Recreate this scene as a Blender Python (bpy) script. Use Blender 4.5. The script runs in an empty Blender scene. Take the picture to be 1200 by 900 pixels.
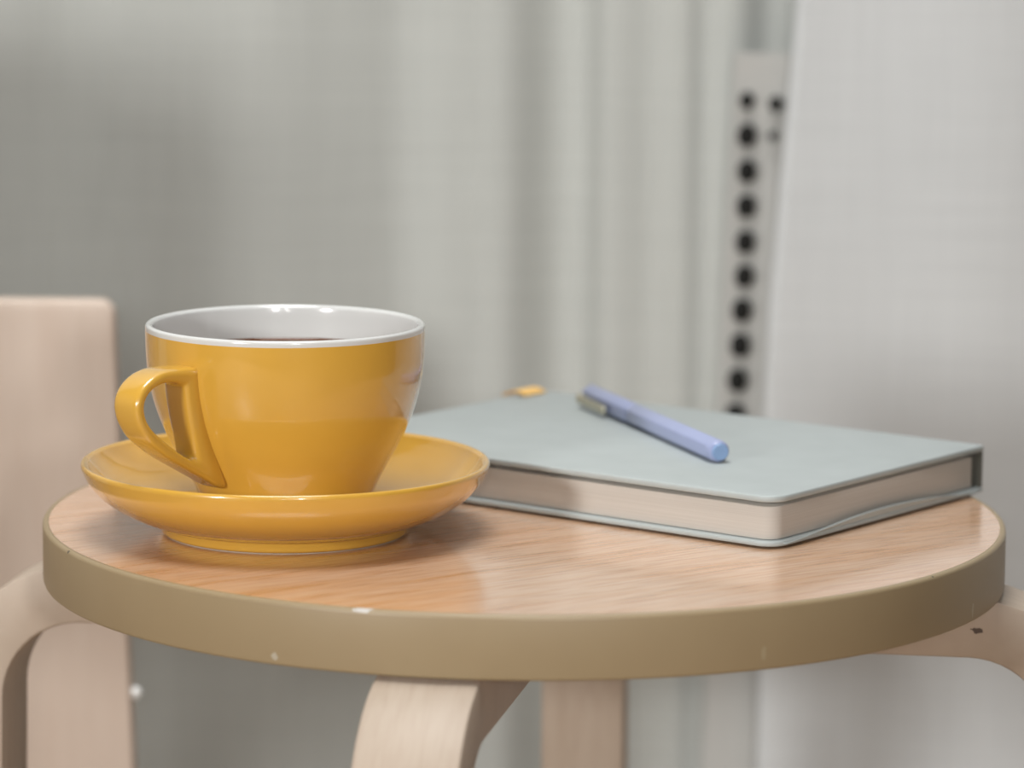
import bpy, bmesh, math, random
from mathutils import Vector, Matrix
random.seed(7)
sc = bpy.context.scene
Z0 = 0.45                                   # height of the stool top above the floor

# ------------------------------------------------------------------ camera
CD, CH, PITCH, YAW, ROLL, FPX = 1.3001, 0.2471, 0.1520, -0.0037, 0.0074, 4231.08
cp, sp, cy_, sy_ = math.cos(PITCH), math.sin(PITCH), math.cos(YAW), math.sin(YAW)
fw = Vector((sy_*cp, cy_*cp, -sp)); rt = Vector((cy_, -sy_, 0)); up = rt.cross(fw)
c_, s_ = math.cos(ROLL), math.sin(ROLL)
rt, up = c_*rt + s_*up, -s_*rt + c_*up
cam_d = bpy.data.cameras.new('camera'); cam = bpy.data.objects.new('camera', cam_d)
sc.collection.objects.link(cam); sc.camera = cam
cam.matrix_world = Matrix(((rt.x, up.x, -fw.x, 0), (rt.y, up.y, -fw.y, -CD), (rt.z, up.z, -fw.z, CH+Z0), (0, 0, 0, 1)))
cam_d.sensor_fit = 'HORIZONTAL'; cam_d.sensor_width = 36.0; cam_d.lens = FPX/1200*36.0
cam_d.clip_start = 0.05
cam_d.dof.use_dof = True; cam_d.dof.focus_distance = 1.245; cam_d.dof.aperture_fstop = 7.0

# ------------------------------------------------------------------ world and lamps
w = bpy.data.worlds.new('room_light'); sc.world = w; w.use_nodes = True
w.node_tree.nodes['Background'].inputs[0].default_value = (1.0, 0.82, 0.68, 1)
w.node_tree.nodes['Background'].inputs[1].default_value = 0.085
def lamp(name, loc, energy, radius, col):
    d = bpy.data.lights.new(name, 'POINT'); d.energy = energy; d.shadow_soft_size = radius; d.color = col
    o = bpy.data.objects.new(name, d); sc.collection.objects.link(o); o.location = loc; return o
lamp('lamp_behind_camera', (-0.04, -1.46, 0.30+Z0), 10.0, 0.025, (1.0, 0.99, 0.975))
lamp('lamp_behind_camera_right', (0.23, -1.46, 0.31+Z0), 42.0, 0.06, (1.0, 0.99, 0.975))
lamp('lamp_left', (-1.26, -1.80, 0.47+Z0), 200.0, 0.14, (1.0, 0.99, 0.975))
ad = bpy.data.lights.new('ceiling_light', 'AREA'); ad.shape = 'DISK'; ad.size = 1.0; ad.energy = 74.0; ad.color = (1.0, 0.99, 0.975)
ao = bpy.data.objects.new('ceiling_light', ad); sc.collection.objects.link(ao); ao.location = (-0.1, -0.25, 2.45)
sc.view_settings.view_transform = 'Standard'; sc.view_settings.look = 'None'
sc.view_settings.gamma = 1.0; sc.view_settings.use_curve_mapping = False
sc.view_settings.exposure = -0.9

# ------------------------------------------------------------------ helpers
def link(o, parent=None):
    sc.collection.objects.link(o)
    if parent: o.parent = parent
    return o
def mesh(name, verts, faces, mat, parent=None, smooth=True, bevel=0, seg=2, angle=40):
    me = bpy.data.meshes.new(name); me.from_pydata([tuple(v) for v in verts], [], faces); me.update()
    bm = bmesh.new(); bm.from_mesh(me); bmesh.ops.recalc_face_normals(bm, faces=bm.faces)
    if bevel:
        ed = [e for e in bm.edges if len(e.link_faces) == 2 and e.calc_face_angle() > math.radians(30)]
        bmesh.ops.bevel(bm, geom=ed, offset=bevel, segments=seg, profile=0.5, affect='EDGES')
    bm.to_mesh(me); bm.free()
    for p in me.polygons: p.use_smooth = smooth
    if smooth: me.set_sharp_from_angle(angle=math.radians(angle))
    if mat: me.materials.append(mat)
    return link(bpy.data.objects.new(name, me), parent)
def box(name, c, s, mat, parent=None, bevel=0.0015, seg=2):
    x, y, z = c; a, b, d = s[0]/2, s[1]/2, s[2]/2
    v = [(x+i*a, y+j*b, z+k*d) for i in (-1, 1) for j in (-1, 1) for k in (-1, 1)]
    f = [(0,1,3,2),(4,6,7,5),(0,4,5,1),(2,3,7,6),(0,2,6,4),(1,5,7,3)]
    return mesh(name, v, f, mat, parent, bevel=bevel, seg=seg)
def spline(pts, n):
    """Catmull-Rom through 2-D points"""
    out = []; P = [pts[0]] + list(pts) + [pts[-1]]
    for i in range(1, len(P)-2):
        p0, p1, p2, p3 = P[i-1], P[i], P[i+1], P[i+2]
        for k in range(n):
            t = k/n
            out.append(tuple(0.5*((2*p1[a]) + (-p0[a]+p2[a])*t + (2*p0[a]-5*p1[a]+4*p2[a]-p3[a])*t*t + (-p0[a]+3*p1[a]-3*p2[a]+p3[a])*t**3) for a in range(2)))
    out.append(tuple(pts[-1])); return out
def lathe(name, prof, mat, parent=None, n=96, angle=50, cap=(False, False)):
    v = []; f = []; m = len(prof)
    for i in range(n):
        a = 2*math.pi*i/n
        for r, z in prof: v.append((r*math.cos(a), r*math.sin(a), z))
    for i in range(n):
        for k in range(m-1):
            f.append((i*m+k, ((i+1) % n)*m+k, ((i+1) % n)*m+k+1, i*m+k+1))
    if cap[0]: f.append(tuple(i*m for i in range(n)))
    if cap[1]: f.append(tuple(i*m+m-1 for i in range(n)))
    return mesh(name, v, f, mat, parent, angle=angle)
def empty(name, loc, rz, label, cat, group=None):
    o = bpy.data.objects.new(name, None); o.location = loc; o.rotation_euler = (0, 0, rz); o.empty_display_size = .05
    o['label'] = label; o['category'] = cat
    if group: o['group'] = group
    return link(o)
def tag(o, label, cat, group=None):
    o['label'] = label; o['category'] = cat
    if group: o['group'] = group
    return o

# ------------------------------------------------------------------ materials
class NT:
    def __init__(s, name):
        s.m = bpy.data.materials.new(name); s.m.use_nodes = True; s.t = s.m.node_tree
        s.b = s.t.nodes['Principled BSDF']
    def n(s, typ, **kw):
        nd = s.t.nodes.new(typ)
        for k, v in kw.items():
            if k in nd.inputs: nd.inputs[k].default_value = v
            else: setattr(nd, k, v)
        return nd
    def l(s, a, b): s.t.links.new(a, b)
    def ramp(s, fac, stops):
        r = s.n('ShaderNodeValToRGB'); e = r.color_ramp.elements
        while len(e) < len(stops): e.new(0.5)
        for q, (p, c) in zip(e, stops): q.position = p; q.color = (*c, 1)
        s.l(fac, r.inputs[0]); return r.outputs[0]
    def coords(s, scale=(1, 1, 1), rot=(0, 0, 0)):
        tc = s.n('ShaderNodeTexCoord'); mp = s.n('ShaderNodeMapping')
        mp.inputs['Scale'].default_value = scale; mp.inputs['Rotation'].default_value = rot
        s.l(tc.outputs['Object'], mp.inputs[0]); return mp.outputs[0]
    def bump(s, h, strength, dist):
        b = s.n('ShaderNodeBump'); b.inputs['Strength'].default_value = strength; b.inputs['Distance'].default_value = dist
        s.l(h, b.inputs['Height']); s.l(b.outputs[0], s.b.inputs['Normal'])
def plain(name, col, rough=0.5, coat=0.0, coat_rough=0.05, noise=0.0, spec=0.5):
    k = NT(name); k.b.inputs['Base Color'].default_value = (*col, 1); k.b.inputs['Roughness'].default_value = rough
    k.b.inputs['Coat Weight'].default_value = coat; k.b.inputs['Coat Roughness'].default_value = coat_rough
    k.b.inputs['Specular IOR Level'].default_value = spec
    if noise:
        nz = k.n('ShaderNodeTexNoise', Scale=60.0, Detail=4.0); k.l(k.coords(), nz.inputs['Vector'])
        c = k.ramp(nz.outputs['Fac'], [(0.3, tuple(x*(1-noise) for x in col)), (0.7, tuple(min(1, x*(1+noise)) for x in col))])
        k.l(c, k.b.inputs['Base Color'])
    return k.m
M = {}
M['yellow'] = plain('yellow_glaze', (0.60, 0.342, 0.05), 0.25, 1.0, 0.012, 0.02)
M['white_glaze'] = plain('white_glaze', (0.60, 0.61, 0.60), 0.15, 0.5, 0.03, 0.01)
M['biscuit'] = plain('unglazed_foot', (0.42, 0.36, 0.28), 0.7, noise=0.05)
M['coffee'] = plain('black_coffee', (0.10, 0.033, 0.009), 0.08, 0.0, spec=0.2)
M['cover'] = plain('grey_blue_cover', (0.375, 0.415, 0.415), 0.5, 0, noise=0.03)
M['spine'] = plain('shaded_spine', (0.10, 0.10, 0.085), 0.7, noise=0.03)  # grey-blue spine board coloured dark to stand for shade behind the pages
M['ribbon_yellow'] = plain('yellow_ribbon', (0.80, 0.50, 0.16), 0.7, noise=0.05)
M['pen'] = plain('periwinkle_plastic', (0.31, 0.355, 0.545), 0.32, 0.2, noise=0.02)
M['pen_plug'] = plain('blue_plug', (0.22, 0.33, 0.53), 0.4, noise=0.02)
M['clip'] = plain('pale_metal_clip', (0.55, 0.53, 0.42), 0.35, noise=0.05)
M['clip'].node_tree.nodes['Principled BSDF'].inputs['Metallic'].default_value = 0.6
M['pompom'] = plain('black_pompom', (0.006, 0.006, 0.005), 0.95, noise=0.3)
M['cap'] = plain('white_cap', (0.75, 0.76, 0.75), 0.4, noise=0.02)
M['dark_metal'] = plain('dark_metal', (0.08, 0.08, 0.08), 0.4, noise=0.05)

def wood(name, stops, rough, scale=(6, 90, 90), rot=(0, 0, 0), coat=0.0, bump=0.15, marks=(), fine=0.35):
    k = NT(name); v0 = k.coords((1, 1, 1), rot); mp2 = k.n('ShaderNodeMapping'); mp2.inputs['Scale'].default_value = scale; k.l(v0, mp2.inputs[0]); v = mp2.outputs[0]
    n1 = k.n('ShaderNodeTexNoise', Scale=1.0, Detail=6.0, Roughness=0.6, Distortion=0.6); k.l(v, n1.inputs['Vector'])
    col = k.ramp(n1.outputs['Fac'], stops)
    n2 = k.n('ShaderNodeTexNoise', Scale=5.0, Detail=3.0); k.l(v, n2.inputs['Vector'])
    mx = k.n('ShaderNodeMix', data_type='RGBA', blend_type='MULTIPLY'); mx.inputs[0].default_value = fine
    dk = k.ramp(n2.outputs['Fac'], [(0.35, (0.72, 0.62, 0.55)), (0.55, (1, 1, 1))])
    k.l(col, mx.inputs[6]); k.l(dk, mx.inputs[7]); out = mx.outputs[2]
    for (pt, rad, c) in marks:                       # knots and chips with a place of their own
        tc = k.n('ShaderNodeTexCoord'); d = k.n('ShaderNodeVectorMath', operation='DISTANCE')
        ms = k.n('ShaderNodeVectorMath', operation='MULTIPLY'); ms.inputs[1].default_value = tuple(1/r for r in rad)
        k.l(tc.outputs['Object'], ms.inputs[0]); k.l(ms.outputs[0], d.inputs[0]); d.inputs[1].default_value = tuple(a/r for a, r in zip(pt, rad))
        nn = k.n('ShaderNodeTexNoise', Scale=700.0); k.l(tc.outputs['Object'], nn.inputs['Vector'])
        ad = k.n('ShaderNodeMath', operation='MULTIPLY_ADD'); k.l(nn.outputs['Fac'], ad.inputs[0]); ad.inputs[1].default_value = 0.9; k.l(d.outputs['Value'], ad.inputs[2])
        f = k.ramp(ad.outputs[0], [(0.0, (1, 1, 1)), (0.95, (1, 1, 1)), (1.0, (0, 0, 0))])
        mm = k.n('ShaderNodeMix', data_type='RGBA'); k.l(f, mm.inputs[0]); k.l(out, mm.inputs[6]); mm.inputs[7].default_value = (*c, 1); out = mm.outputs[2]
    k.l(out, k.b.inputs['Base Color']); k.b.inputs['Roughness'].default_value = rough
    k.b.inputs['Coat Weight'].default_value = coat; k.b.inputs['Coat Roughness'].default_value = 0.13
    k.bump(n2.outputs['Fac'], bump, 0.0006)
    return k.m
M['veneer'] = wood('oak_veneer', [(0.28, (0.52, 0.27, 0.12)), (0.42, (0.66, 0.41, 0.25)), (0.60, (0.70, 0.48, 0.33)), (0.75, (0.58, 0.33, 0.165))], 0.24, (9, 120, 60), (0, 0, math.radians(-36)), coat=1.0, bump=0.05, fine=0.6)
M['birch'] = wood('birch', [(0.3, (0.66, 0.52, 0.38)), (0.5, (0.74, 0.61, 0.47)), (0.72, (0.68, 0.54, 0.40))], 0.42, (40, 40, 4), bump=0.06)
M['chair_wood'] = wood('pale_birch_ply', [(0.3, (0.535, 0.435, 0.36)), (0.5, (0.57, 0.475, 0.40)), (0.72, (0.55, 0.45, 0.375))], 0.5, (25, 25, 3), bump=0.03, fine=0.12)
M['floor'] = wood('floor_boards', [(0.3, (0.30, 0.20, 0.12)), (0.5, (0.40, 0.28, 0.18)), (0.7, (0.34, 0.23, 0.14))], 0.4, (3, 30, 30))
def edge_mat():
    return wood('beige_edge_band', [(0.3, (0.285, 0.218, 0.126)), (0.7, (0.295, 0.226, 0.132))], 0.42, (10, 10, 10), bump=0.01, marks=EDGE_MARKS, fine=0.06)
def pages_mat():
    k = NT('page_edges'); v = k.coords((8, 8, 2600))
    n = k.n('ShaderNodeTexNoise', Scale=1.0, Detail=2.0); k.l(v, n.inputs['Vector'])
    k.l(k.ramp(n.outputs['Fac'], [(0.3, (0.48, 0.445, 0.40)), (0.7, (0.54, 0.505, 0.46))]), k.b.inputs['Base Color'])
    k.b.inputs['Roughness'].default_value = 0.8; k.bump(n.outputs['Fac'], 0.3, 0.0003); return k.m
M['pages'] = pages_mat()
def linen(name, col):
    k = NT(name); va = k.coords((900, 900, 12)); vb = k.coords((12, 12, 1000))
    a = k.n('ShaderNodeTexNoise', Scale=1.0, Detail=2.0); k.l(va, a.inputs['Vector'])
    b = k.n('ShaderNodeTexNoise', Scale=1.0, Detail=2.0); k.l(vb, b.inputs['Vector'])
    ad = k.n('ShaderNodeMath', operation='ADD'); k.l(a.outputs['Fac'], ad.inputs[0]); k.l(b.outputs['Fac'], ad.inputs[1])
    hf = k.n('ShaderNodeMath', operation='MULTIPLY'); k.l(ad.outputs[0], hf.inputs[0]); hf.inputs[1].default_value = 0.5
    k.l(k.ramp(hf.outputs[0], [(0.35, tuple(x*0.94 for x in col)), (0.65, tuple(min(1, x*1.05) for x in col))]), k.b.inputs['Base Color'])
    k.b.inputs['Roughness'].default_value = 0.9; k.b.inputs['Specular IOR Level'].default_value = 0.1
    k.bump(hf.outputs[0], 0.25, 0.0006); return k.m
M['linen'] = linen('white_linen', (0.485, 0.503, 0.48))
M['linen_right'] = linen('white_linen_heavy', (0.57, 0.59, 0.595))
M['tape'] = linen('trim_tape', (0.47, 0.47, 0.45))
M['wall'] = plain('painted_wall', (0.45, 0.47, 0.48), 0.8, noise=0.03)

# ------------------------------------------------------------------ room shell
fl = box('floor', (0, -0.7, -0.02), (4.2, 3.2, 0.04), M['floor'], bevel=0); fl['kind'] = 'structure'
wl = box('wall_back', (0, 0.75, 1.25), (4.2, 0.08, 2.5), M['wall'], bevel=0); wl['kind'] = 'structure'
bb = box('baseboard_back', (0, 0.703, 0.04), (4.2, 0.014, 0.08), M['cap'], bevel=0.002); bb['kind'] = 'structure'

# ------------------------------------------------------------------ curtains
def cloth(name, x0, x1, ycur, fold, zlo, zhi, mat, nx, nz, edge=None, th=0.0016):
    v = []; f = []
    for j in range(nz+1):
        z = zlo + (zhi-zlo)*j/nz
        for i in range(nx+1):
            u = i/nx; x = x0 + (x1-x0)*u
            if edge: x += edge(u, z-Z0)
            v.append((x, ycur + fold(x, z-Z0), z))
    n1 = nx+1
    for j in range(nz):
        for i in range(nx): f.append((j*n1+i, j*n1+i+1, (j+1)*n1+i+1, (j+1)*n1+i))
    o = mesh(name, v, f, mat, angle=180)
    s = o.modifiers.new('thickness', 'SOLIDIFY'); s.thickness = th; s.offset = 1
    return o
YC = 0.45; PXC = 4231/1.75
def X(px): return (px-614)/PXC
def bumpf(x, c, wd): return math.exp(-((x-c)/wd)**2)
def steps(x, c, wd): return 0.5+0.5*math.tanh((x-c)/(2*wd))
def fold_left(x, z):
    y = 0.010*math.sin(x*9+0.6)
    y += 0.012*bumpf(x, X(60)+0.05*z, 0.03)          # valley of the shaded fold
    y -= 0.010*bumpf(x, X(330), 0.045)
    y += 0.005*bumpf(x, X(470), 0.016) - 0.004*bumpf(x, X(590), 0.012)
    y += 0.006*bumpf(x, X(655), 0.014)
    y -= 0.013*steps(x, X(694), 0.0022)
    y += 0.005*bumpf(x, X(760), 0.012) + 0.005*bumpf(x, X(822), 0.008)
    y += 0.003*math.sin(x*60+1.5*z)
    y += 0.010*steps(x, X(872)+0.02*z, 0.0035)
    return y
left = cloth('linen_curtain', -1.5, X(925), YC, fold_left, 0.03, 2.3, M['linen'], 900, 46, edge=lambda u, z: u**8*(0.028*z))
tag(left, 'wide off-white linen curtain with soft vertical folds behind the yellow cup', 'curtain')
def fold_right(x, z):
    return -0.042 + 0.005*math.sin(x*24) + 0.003*math.sin(x*47+2*z)
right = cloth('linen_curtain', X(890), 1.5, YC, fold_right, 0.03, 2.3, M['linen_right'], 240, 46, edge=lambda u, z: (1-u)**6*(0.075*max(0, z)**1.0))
tag(right, 'brighter white linen curtain hanging behind the notebook spine', 'curtain')

YT = YC-0.022
# trim with black pompoms in the gap between the curtains
PX2 = 4231/(1.3+YT)
def pix(px, py, y):                        # place of a detail on the trim plane
    d = fw + rt*((px-600)/FPX) + up*(-(py-450)/FPX)
    t = (y+CD)/d.y
    return Vector((0, -CD, CH+Z0)) + d*t
tr = empty('pompom_trim', (pix(885, 300, YT).x, YT, 0.03), 0, 'narrow off-white hanging trim tape with columns of black pompoms between the two curtains', 'trim')
ztop = pix(890, 62, YT).z; o0 = tr.location
xs = lambda z: 0.030*(z-Z0)
v = []; f = []
zz = [0.03 + (ztop-0.03)*i/24 for i in range(25)]
for z in zz:
    c = pix(886, 300, YT).x + xs(z)
    for yy in (0.0, 0.002):
        for dx in (-0.016, 0.020): v.append((c+dx-o0.x, yy, z-o0.z))
for i in range(24):
    a, b = i*4, i*4+4
    f += [(a, a+1, b+1, b), (a+2, b+2, b+3, a+3), (a, b, b+2, a+2), (a+1, a+3, b+3, b+1)]
f += [(0, 2, 3, 1), (96, 97, 99, 98)]
mesh('tape', v, f, M['tape'], tr, angle=30)
def pom_mesh():
    bm = bmesh.new(); bmesh.ops.create_icosphere(bm, subdivisions=3, radius=1)
    for q in bm.verts: q.co *= random.uniform(0.86, 1.08)
    me = bpy.data.meshes.new('pompom'); bm.to_mesh(me); bm.free(); me.materials.append(M['pompom']); return me
pm = pom_mesh()
dots = [(875, 118, .75), (875, 159, 1), (875, 201, 1), (874, 242, 1), (873, 284, 1), (872, 324, 1), (869, 364, 1.03), (867, 405, 1.05), (864, 446, 1.05), (861, 487, 1.05), (858, 528, 1.05)]
dots += [(909, 122, .7), (905, 160, .45)]
for px, py, s in dots:
    p = pix(px, py, YT-0.0035); o = bpy.data.objects.new('pompom', pm); link(o, tr)
    o.location = p - o0; o.scale = (0.0048*s, 0.0042*s, 0.0056*s)

# ------------------------------------------------------------------ stool
R, T = 0.175, 0.0214
a_leg = math.radians(8.0)
stool = empty('stool', (0, 0, 0), 0, 'round wooden stool with oak veneer seat, beige edge band and four bent plywood legs', 'stool')
def P(px, py):
    d = fw + rt*((px-600)/FPX) + up*(-(py-450)/FPX)
    return d
def on_edge(px, py):                      # where a mark sits on the seat's edge cylinder
    d = P(px, py); c = Vector((0, -CD, CH+Z0))
    A = d.x**2+d.y**2; B = 2*(c.x*d.x+c.y*d.y); C = c.x**2+c.y**2-R*R
    t = (-B-math.sqrt(max(0, B*B-4*A*C)))/(2*A); return tuple(c+d*t)
EDGE_MARKS = [(on_edge(425, 715), (.006, .006, .0016), (.50, .48, .45)), (on_edge(322, 769), (.0021, .0021, .0021), (.40, .36, .28)),
              (on_edge(895, 766), (.0018, .0018, .004), (.33, .27, .17)), (on_edge(1095, 674), (.0016, .0016, .0016), (.05, .035, .02)),
              (on_edge(79, 646), (.0018, .0018, .0012), (.08, .06, .04)), (on_edge(1140, 715), (.0016, .0016, .005), (.35, .30, .20))]
M['edge'] = edge_mat()
lathe('seat_top', [(0.0001, Z0), (0.06, Z0), (0.12, Z0), (0.1728, Z0), (0.1728, Z0-T), (0.0001, Z0-T)], M['veneer'], stool, 128, angle=30)
lathe('edge_band', [(0.1726, Z0-0.0002), (0.1729, Z0+0.0001), (0.1738, Z0+0.0001), (0.1745, Z0-0.0002), (0.1749, Z0-0.0007), (0.175, Z0-0.0014), (0.175, Z0-T+0.0012), (0.1747, Z0-T+0.0004), (0.1740, Z0-T), (0.1728, Z0-T)], M['edge'], stool, 192, angle=60)
def leg_mesh(mat):
    LT, LW, ro = 0.022, 0.035, 0.215; rb = 0.052          # thickness, width, outer reach, outer bend radius
    zt = Z0-T-0.0004
    outer = [(0.055, zt)]; inner = [(0.055, zt-LT)]
    for i in range(13):
        t = math.pi/2*i/12
        cx, cz = ro-rb, zt-rb
        outer.append((cx+rb*math.sin(t), cz+rb*math.cos(t))); inner.append((cx+(rb-LT)*math.sin(t), cz+(rb-LT)*math.cos(t)))
    outer.append((ro+0.006, 0.0)); inner.append((ro+0.006-LT, 0.0))
    v = []; f = []; n = len(outer)
    for o, i in zip(outer, inner):
        v += [(o[0], -LW/2, o[1]), (o[0], LW/2, o[1]), (i[0], LW/2, i[1]), (i[0], -LW/2, i[1])]
    for k in range(n-1):
        for q in range(4): f.append((k*4+q, k*4+(q+1) % 4, (k+1)*4+(q+1) % 4, (k+1)*4+q))
    f += [(0, 1, 2, 3), ((n-1)*4+3, (n-1)*4+2, (n-1)*4+1, (n-1)*4)]
    o = mesh('leg', v, f, mat, stool, bevel=0.0016, seg=2, angle=35)
    return o
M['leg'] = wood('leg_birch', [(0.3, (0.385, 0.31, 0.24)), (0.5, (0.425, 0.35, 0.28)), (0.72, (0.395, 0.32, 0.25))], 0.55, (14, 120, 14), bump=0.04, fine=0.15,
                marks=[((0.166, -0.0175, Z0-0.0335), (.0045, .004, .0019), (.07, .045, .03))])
leg0 = leg_mesh(M['leg'])
angs = [-a_leg, math.pi/2-math.radians(7.5), math.pi-a_leg, 1.5*math.pi-math.radians(10.3)]
leg0.rotation_euler.z = angs[0]
for a in angs[1:]:
    o = leg0.copy(); link(o, stool); o.rotation_euler.z = a

# ------------------------------------------------------------------ cup and saucer
CX, CY = -0.0849, -0.0359
saucer = empty('saucer', (CX, CY, Z0), 0, 'glossy yellow saucer under the coffee cup', 'saucer')
outer = spline([(0.0432, 0.0003), (0.0443, 0.0010), (0.0452, 0.0030), (0.0464, 0.0044), (0.0510, 0.0058), (0.0580, 0.0088), (0.0650, 0.0134), (0.0700, 0.0188), (0.0722, 0.0232), (0.07255, 0.0246), (0.0721, 0.0256), (0.0712, 0.0257), (0.0700, 0.0250)], 6)
inner = spline([(0.0700, 0.0250), (0.0680, 0.0222), (0.0640, 0.0178), (0.0580, 0.0132), (0.0480, 0.0092), (0.0390, 0.0078), (0.0345, 0.0076), (0.0335, 0.0070), (0.0320, 0.0066), (0.0001, 0.0066)], 6)
lathe('dish', outer + inner[1:], M['yellow'], saucer, 160)
lathe('foot_ring', [(0.0405, 0.0042), (0.0410, 0.0006), (0.0416, 0.0), (0.0428, 0.0), (0.0431, 0.0006), (0.0428, 0.0042)], M['biscuit'], saucer, 128)
ZC = 0.0070
cup = empty('coffee_cup', (CX, CY, Z0+ZC), 0, 'yellow glazed coffee cup with white inside and triangular loop handle', 'cup')
co = [(0.0001, 0.0012), (0.026, 0.0010), (0.0280, 0.0), (0.0296, 0.0003), (0.0300, 0.0022), (0.0310, 0.0062), (0.0334, 0.0122), (0.0366, 0.0182), (0.0405, 0.0252), (0.0432, 0.0310), (0.0456, 0.0372), (0.0477, 0.0450), (0.0489, 0.0530), (0.0493, 0.0600), (0.0494, 0.0657)]
lathe('body', spline(co, 6), M['yellow'], cup, 160, angle=70)
lip = spline([(0.0494, 0.0657), (0.04935, 0.0672), (0.0488, 0.0678), (0.0480, 0.0679), (0.0471, 0.0674), (0.0466, 0.0660), (0.0462, 0.0600), (0.0456, 0.0520), (0.0443, 0.0430), (0.0420, 0.0340), (0.0375, 0.0230), (0.0320, 0.0130), (0.0250, 0.0070), (0.0100, 0.0052), (0.0001, 0.0050)], 6)
lathe('lining', lip, M['white_glaze'], cup, 160, angle=70)
coffee = lathe('coffee', [(0.0001, 0.0), (0.030, 0.0), (0.0440, 0.0), (0.0455, 0.0003), (0.0459, 0.0008)], M['coffee'], None, 128)
coffee.location = (CX, CY, Z0+0.0622); tag(coffee, 'dark black coffee filling the yellow cup', 'coffee')
# handle: closed loop between an outer and an inner contour (radius from the cup axis, height above the table)
ho = [(0.0470, 0.0646), (0.0560, 0.0651), (0.0640, 0.0649), (0.0705, 0.0628), (0.0752, 0.0590), (0.0772, 0.0540), (0.0760, 0.0480), (0.0715, 0.0415), (0.0630, 0.0350), (0.0520, 0.0288), (0.0430, 0.0240), (0.0372, 0.0208), (0.0335, 0.0205), (0.0360, 0.0270), (0.0405, 0.0360), (0.0440, 0.0460), (0.0460, 0.0560), (0.0466, 0.0630)]
hi = [(0.0552, 0.0588), (0.0590, 0.0600), (0.0640, 0.0603), (0.0690, 0.0588), (0.0720, 0.0562), (0.0730, 0.0525), (0.0715, 0.0480), (0.0675, 0.0437), (0.0620, 0.0395), (0.0570, 0.0360), (0.0545, 0.0345), (0.0522, 0.0334), (0.0500, 0.0332), (0.0497, 0.0350), (0.0505, 0.0400), (0.0520, 0.0460), (0.0534, 0.0530), (0.0540, 0.0575)]
def closed(pts, n):
    k = len(pts); out = []
    for i in range(k):
        p0, p1, p2, p3 = pts[i-1], pts[i], pts[(i+1) % k], pts[(i+2) % k]
        for q in range(n):
            t = q/n
            out.append(tuple(0.5*((2*p1[a]) + (-p0[a]+p2[a])*t + (2*p0[a]-5*p1[a]+4*p2[a]-p3[a])*t*t + (-p0[a]+3*p1[a]-3*p2[a]+p3[a])*t**3) for a in range(2)))
    return out
HO, HI = closed(ho, 4), closed(hi, 4)
HA = math.radians(-131.0); hd = Vector((math.cos(HA), math.sin(HA))); hn = Vector((-hd.y, hd.x)); HW = 0.0061
v = []; f = []; ns = 20; K = len(HO)
for (oa, ia) in zip(HO, HI):
    for q in range(ns):
        t = 2*math.pi*q/ns
        ct, st = math.cos(t), math.sin(t)
        e = 0.48
        s1 = math.copysign(abs(ct)**e, ct); s2 = math.copysign(abs(st)**e, st)
        m0 = ((oa[0]+ia[0])/2, (oa[1]+ia[1])/2); h0 = ((oa[0]-ia[0])/2, (oa[1]-ia[1])/2)
        rr, z = m0[0]+h0[0]*s1, m0[1]+h0[1]*s1
        v.append((hd.x*rr+hn.x*HW*s2, hd.y*rr+hn.y*HW*s2, z-ZC))
for k in range(K):
    for q in range(ns): f.append((k*ns+q, k*ns+(q+1) % ns, ((k+1) % K)*ns+(q+1) % ns, ((k+1) % K)*ns+q))
mesh('handle', v, f, M['yellow'], cup, angle=180)

# ------------------------------------------------------------------ notebook
BA = 0.9194; BW, BL, BT = 0.1428, 0.2093, 0.0189
book = empty('notebook', (0.0872, -0.0666, Z0), BA, 'closed grey-blue hardcover notebook with cream pages', 'notebook')
# local x runs from the fore-edge (x=0) ... note: u is the short side, v the long side
def rounded(x0, x1, y0, y1, r, n=6, rr=(1, 1, 1, 1)):
    out = []
    for (cx, cy, a0, on) in ((x0, y0, 180, rr[0]), (x1, y0, 270, rr[1]), (x1, y1, 0, rr[2]), (x0, y1, 90, rr[3])):
        rad = r if on else 0.0006
        ox = cx+rad if cx == x0 else cx-rad; oy = cy+rad if cy == y0 else cy-rad
        for i in range(n+1):
            a = math.radians(a0+90*i/n); out.append((ox+rad*math.cos(a), oy+rad*math.sin(a)))
    return out
def slab(name, outline, z0, z1, mat, parent, bevel=0.0006, lift=None):
    n = len(outline)
    v = [(x, y, z0) for x, y in outline] + [(x, y, z1) for x, y in outline]
    f = [tuple(range(n)), tuple(range(n, 2*n))] + [(i, (i+1) % n, n+(i+1) % n, n+i) for i in range(n)]
    return mesh(name, v, f, mat, parent, bevel=bevel, angle=50)
cov = rounded(0, BW, 0, BL, 0.008, rr=(1, 0, 0, 1))
slab('back_cover', cov, 0.0008, 0.0028, M['cover'], book)
slab('front_cover', cov, BT-0.0024, BT, M['cover'], book)
slab('page_block', rounded(0.0022, BW-0.0048, 0.0022, BL-0.0022, 0.006, rr=(1, 0, 0, 1)), 0.0030, BT-0.0042, M['pages'], book, bevel=0.0003)
slab('endpaper', rounded(0.0100, BW-0.0048, 0.0070, BL-0.007, 0.006, rr=(1, 0, 0, 1)), BT-0.0041, BT-0.0025, M['pages'], book, bevel=0)
slab('spine', rounded(BW-0.0020, BW+0.0002, 0.0004, BL-0.0004, 0.0006), 0.0027, BT-0.0025, M['spine'], book, bevel=0.0003)
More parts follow.
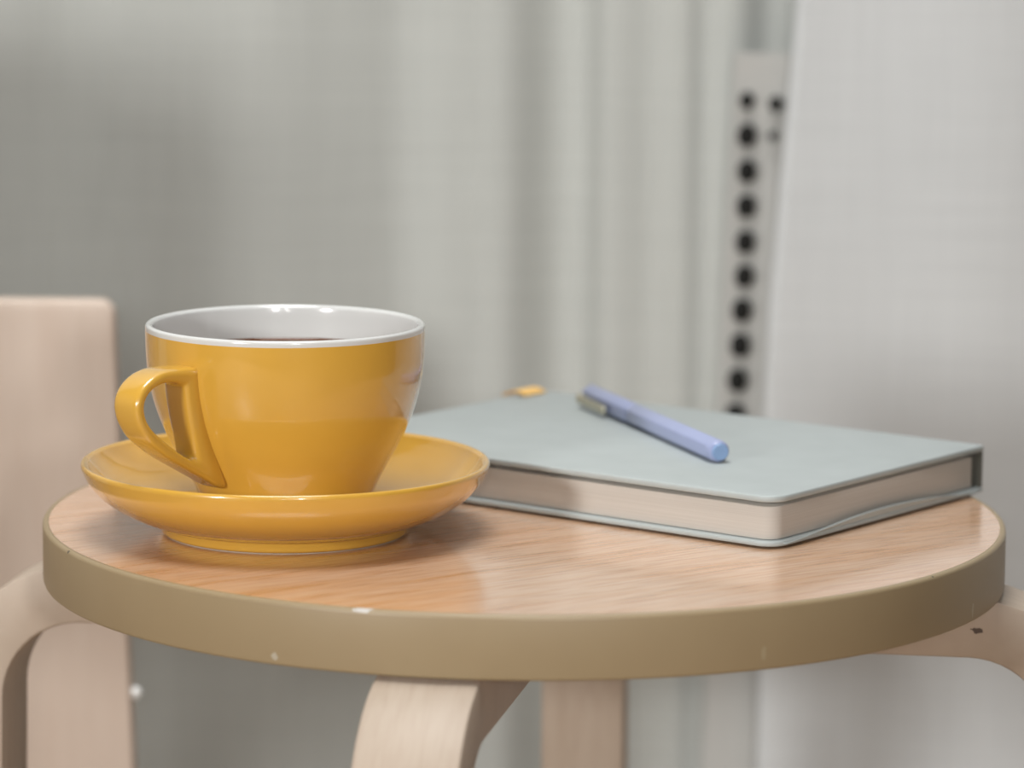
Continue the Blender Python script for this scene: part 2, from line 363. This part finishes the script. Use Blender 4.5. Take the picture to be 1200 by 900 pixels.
# turned-up lip of the back cover along the near short side
v = []; f = []; n = 28
for i in range(n+1):
    u = i/n; x = 0.006 + (BW-0.010)*u
    h = -0.0008 + 0.0034*math.sin(math.pi*u)**1.3
    v += [(x, 0.0003, 0.0022), (x, -0.0005, 0.0024+h), (x, 0.0007, 0.0026+h), (x, 0.0018, 0.0024)]
for i in range(n):
    for q in range(4): f.append((i*4+q, i*4+(q+1) % 4, (i+1)*4+(q+1) % 4, (i+1)*4+q))
f += [(0, 1, 2, 3), (n*4+3, n*4+2, n*4+1, n*4)]
mesh('cover_lip', v, f, M['cover'], book, angle=60)
# yellow ribbon end at the far corner
rb = []
rf = []
for i in range(9):
    u = i/8; yy = BL-0.006+0.012*u; z = BT+0.0003+0.0014*math.sin(math.pi*u)-0.001*u*u
    rb += [(BW-0.020, yy, z), (BW-0.006, yy, z), (BW-0.006, yy, z+0.0007), (BW-0.020, yy, z+0.0007)]
for i in range(8):
    for q in range(4): rf.append((i*4+q, i*4+(q+1) % 4, (i+1)*4+(q+1) % 4, (i+1)*4+q))
rf += [(0, 1, 2, 3), (35, 34, 33, 32)]
rib = mesh('ribbon', rb, rf, M['ribbon_yellow'], book); rib['label'] = 'yellow ribbon marker at the far corner'

# ------------------------------------------------------------------ pen
def on_plane(px, py, z):
    d = P(px, py); c = Vector((0, -CD, CH+Z0)); return c + d*((z-c.z)/d.z)
PR = 0.0046; pz = Z0+BT+PR*0.93
A = on_plane(845, 530, pz); B = on_plane(692, 463, pz); ax = (B-A); PLEN = ax.length; paz = math.atan2(ax.y, ax.x)
pen = empty('pen', (A.x, A.y, pz), paz, 'periwinkle blue capped pen with pale clip lying on the notebook', 'pen')
print('PEN', PLEN, math.degrees(paz))
def xtube(name, prof, mat, parent, n=6, rot=0.0, angle=40, rnd=0.0):
    v = []; f = []; m = len(prof)
    for x, r in prof:
        for i in range(n):
            a = 2*math.pi*i/n + rot; v.append((x, r*math.cos(a), r*math.sin(a)))
    for k in range(m-1):
        for i in range(n): f.append((k*n+i, k*n+(i+1) % n, (k+1)*n+(i+1) % n, (k+1)*n+i))
    f += [tuple(range(n)), tuple(range((m-1)*n, m*n))]
    return mesh(name, v, f, mat, parent, bevel=rnd, seg=3, angle=angle)
LCAP = PLEN*0.36
xtube('barrel', [(0.0055, PR), (PLEN-LCAP, PR)], M['pen'], pen, 6, math.pi/6, rnd=0.0009)
xtube('end_collar', [(0.0012, 0.0034), (0.002, 0.0040), (0.0056, 0.0042)], M['pen'], pen, 32, 0)
xtube('end_plug', [(0.0, 0.0028), (0.0004, 0.0031), (0.002, 0.0031)], M['pen_plug'], pen, 32, 0)
xtube('cap', [(PLEN-LCAP+0.0003, PR*1.025), (PLEN-0.001, PR*1.025), (PLEN, PR*0.9)], M['pen'], pen, 6, math.pi/6, rnd=0.0008)
# clip on the side of the cap that faces the camera
cl = []
CS = 1 if math.cos(paz) < 0 else -1
box('clip', (PLEN-0.018, CS*(PR*1.03+0.0016), -0.0008), (0.032, 0.0014, 0.0036), M['clip'], pen, bevel=0.0005)
box('clip_mount', (PLEN-0.0035, CS*(PR*1.0), -0.0008), (0.004, 0.0030, 0.0034), M['clip'], pen, bevel=0.0004)

# ------------------------------------------------------------------ low plywood chair behind the stool
CYB = 0.205
ch = empty('low_chair', (-0.3397, CYB, 0), 0, 'low pale plywood chair with solid back panel behind the saucer', 'chair')
zt = Z0+0.0505
prof = [(-0.172, 0.27), (0.172+0.004, 0.27)]
hw_top, hw_bot = 0.1665, 0.1745
def hwid(z): return hw_bot + (hw_top-hw_bot)*(z-0.27)/(zt-0.27)
pts = [(-hw_bot, 0.20), (hw_bot+0.002, 0.20)]
rc = 0.007
for i in range(7):
    a = math.radians(90*i/6); pts.append((hw_top-rc+rc*math.cos(a), zt-rc+rc*math.sin(a)))
for i in range(7):
    a = math.radians(90+90*i/6); pts.append((-hw_top+rc+rc*math.cos(a), zt-rc+rc*math.sin(a)))
n = len(pts)
v = [(x, 0.0, z) for x, z in pts] + [(x, 0.014, z) for x, z in pts]
f = [tuple(range(n)), tuple(range(n, 2*n))] + [(i, (i+1) % n, n+(i+1) % n, n+i) for i in range(n)]
mesh('back_panel', v, f, M['chair_wood'], ch, bevel=0.002, seg=3)
box('seat', (0, 0.100, 0.202), (0.335, 0.170, 0.016), M['chair_wood'], ch, 0.004)
for sx in (-1, 1):
    box('leg', (sx*0.150, 0.007, 0.10), (0.036, 0.014, 0.199), M['chair_wood'], ch, 0.002)
    box('leg', (sx*0.150, 0.172, 0.097), (0.036, 0.016, 0.193), M['chair_wood'], ch, 0.002)
bm = bmesh.new(); bmesh.ops.create_uvsphere(bm, u_segments=16, v_segments=10, radius=0.0028)
me = bpy.data.meshes.new('screw_cap'); bm.to_mesh(me); bm.free(); me.materials.append(M['cap'])
sc_cap = bpy.data.objects.new('screw_cap', me); link(sc_cap, ch); sc_cap.location = (0.1735, 0.005, pix(156, 815, CYB).z); sc_cap['label'] = 'small white screw cap'

# ------------------------------------------------------------------ cabinet added out of view on the left to shade the curtain
cb = empty('shade_cabinet', (-0.675, -0.06, 0), 0, 'added pale wooden cabinet out of view that shades the left curtain', 'cabinet')
box('body', (0, 0, 0.37), (0.50, 0.20, 0.54), M['chair_wood'], cb, 0.003)
box('top', (0, 0, 0.651), (0.516, 0.21, 0.020), M['chair_wood'], cb, 0.003)
for sx in (-1, 1):
    d = box('door', (sx*0.124, -0.108, 0.37), (0.240, 0.016, 0.51), M['chair_wood'], cb, 0.002)
    box('handle', (sx*0.020, -0.121, 0.40), (0.008, 0.012, 0.09), M['dark_metal'], d, 0.002)
    for sy in (-1, 1): box('leg', (sx*0.22, sy*0.08, 0.0495), (0.03, 0.03, 0.099), M['chair_wood'], cb, 0.002)
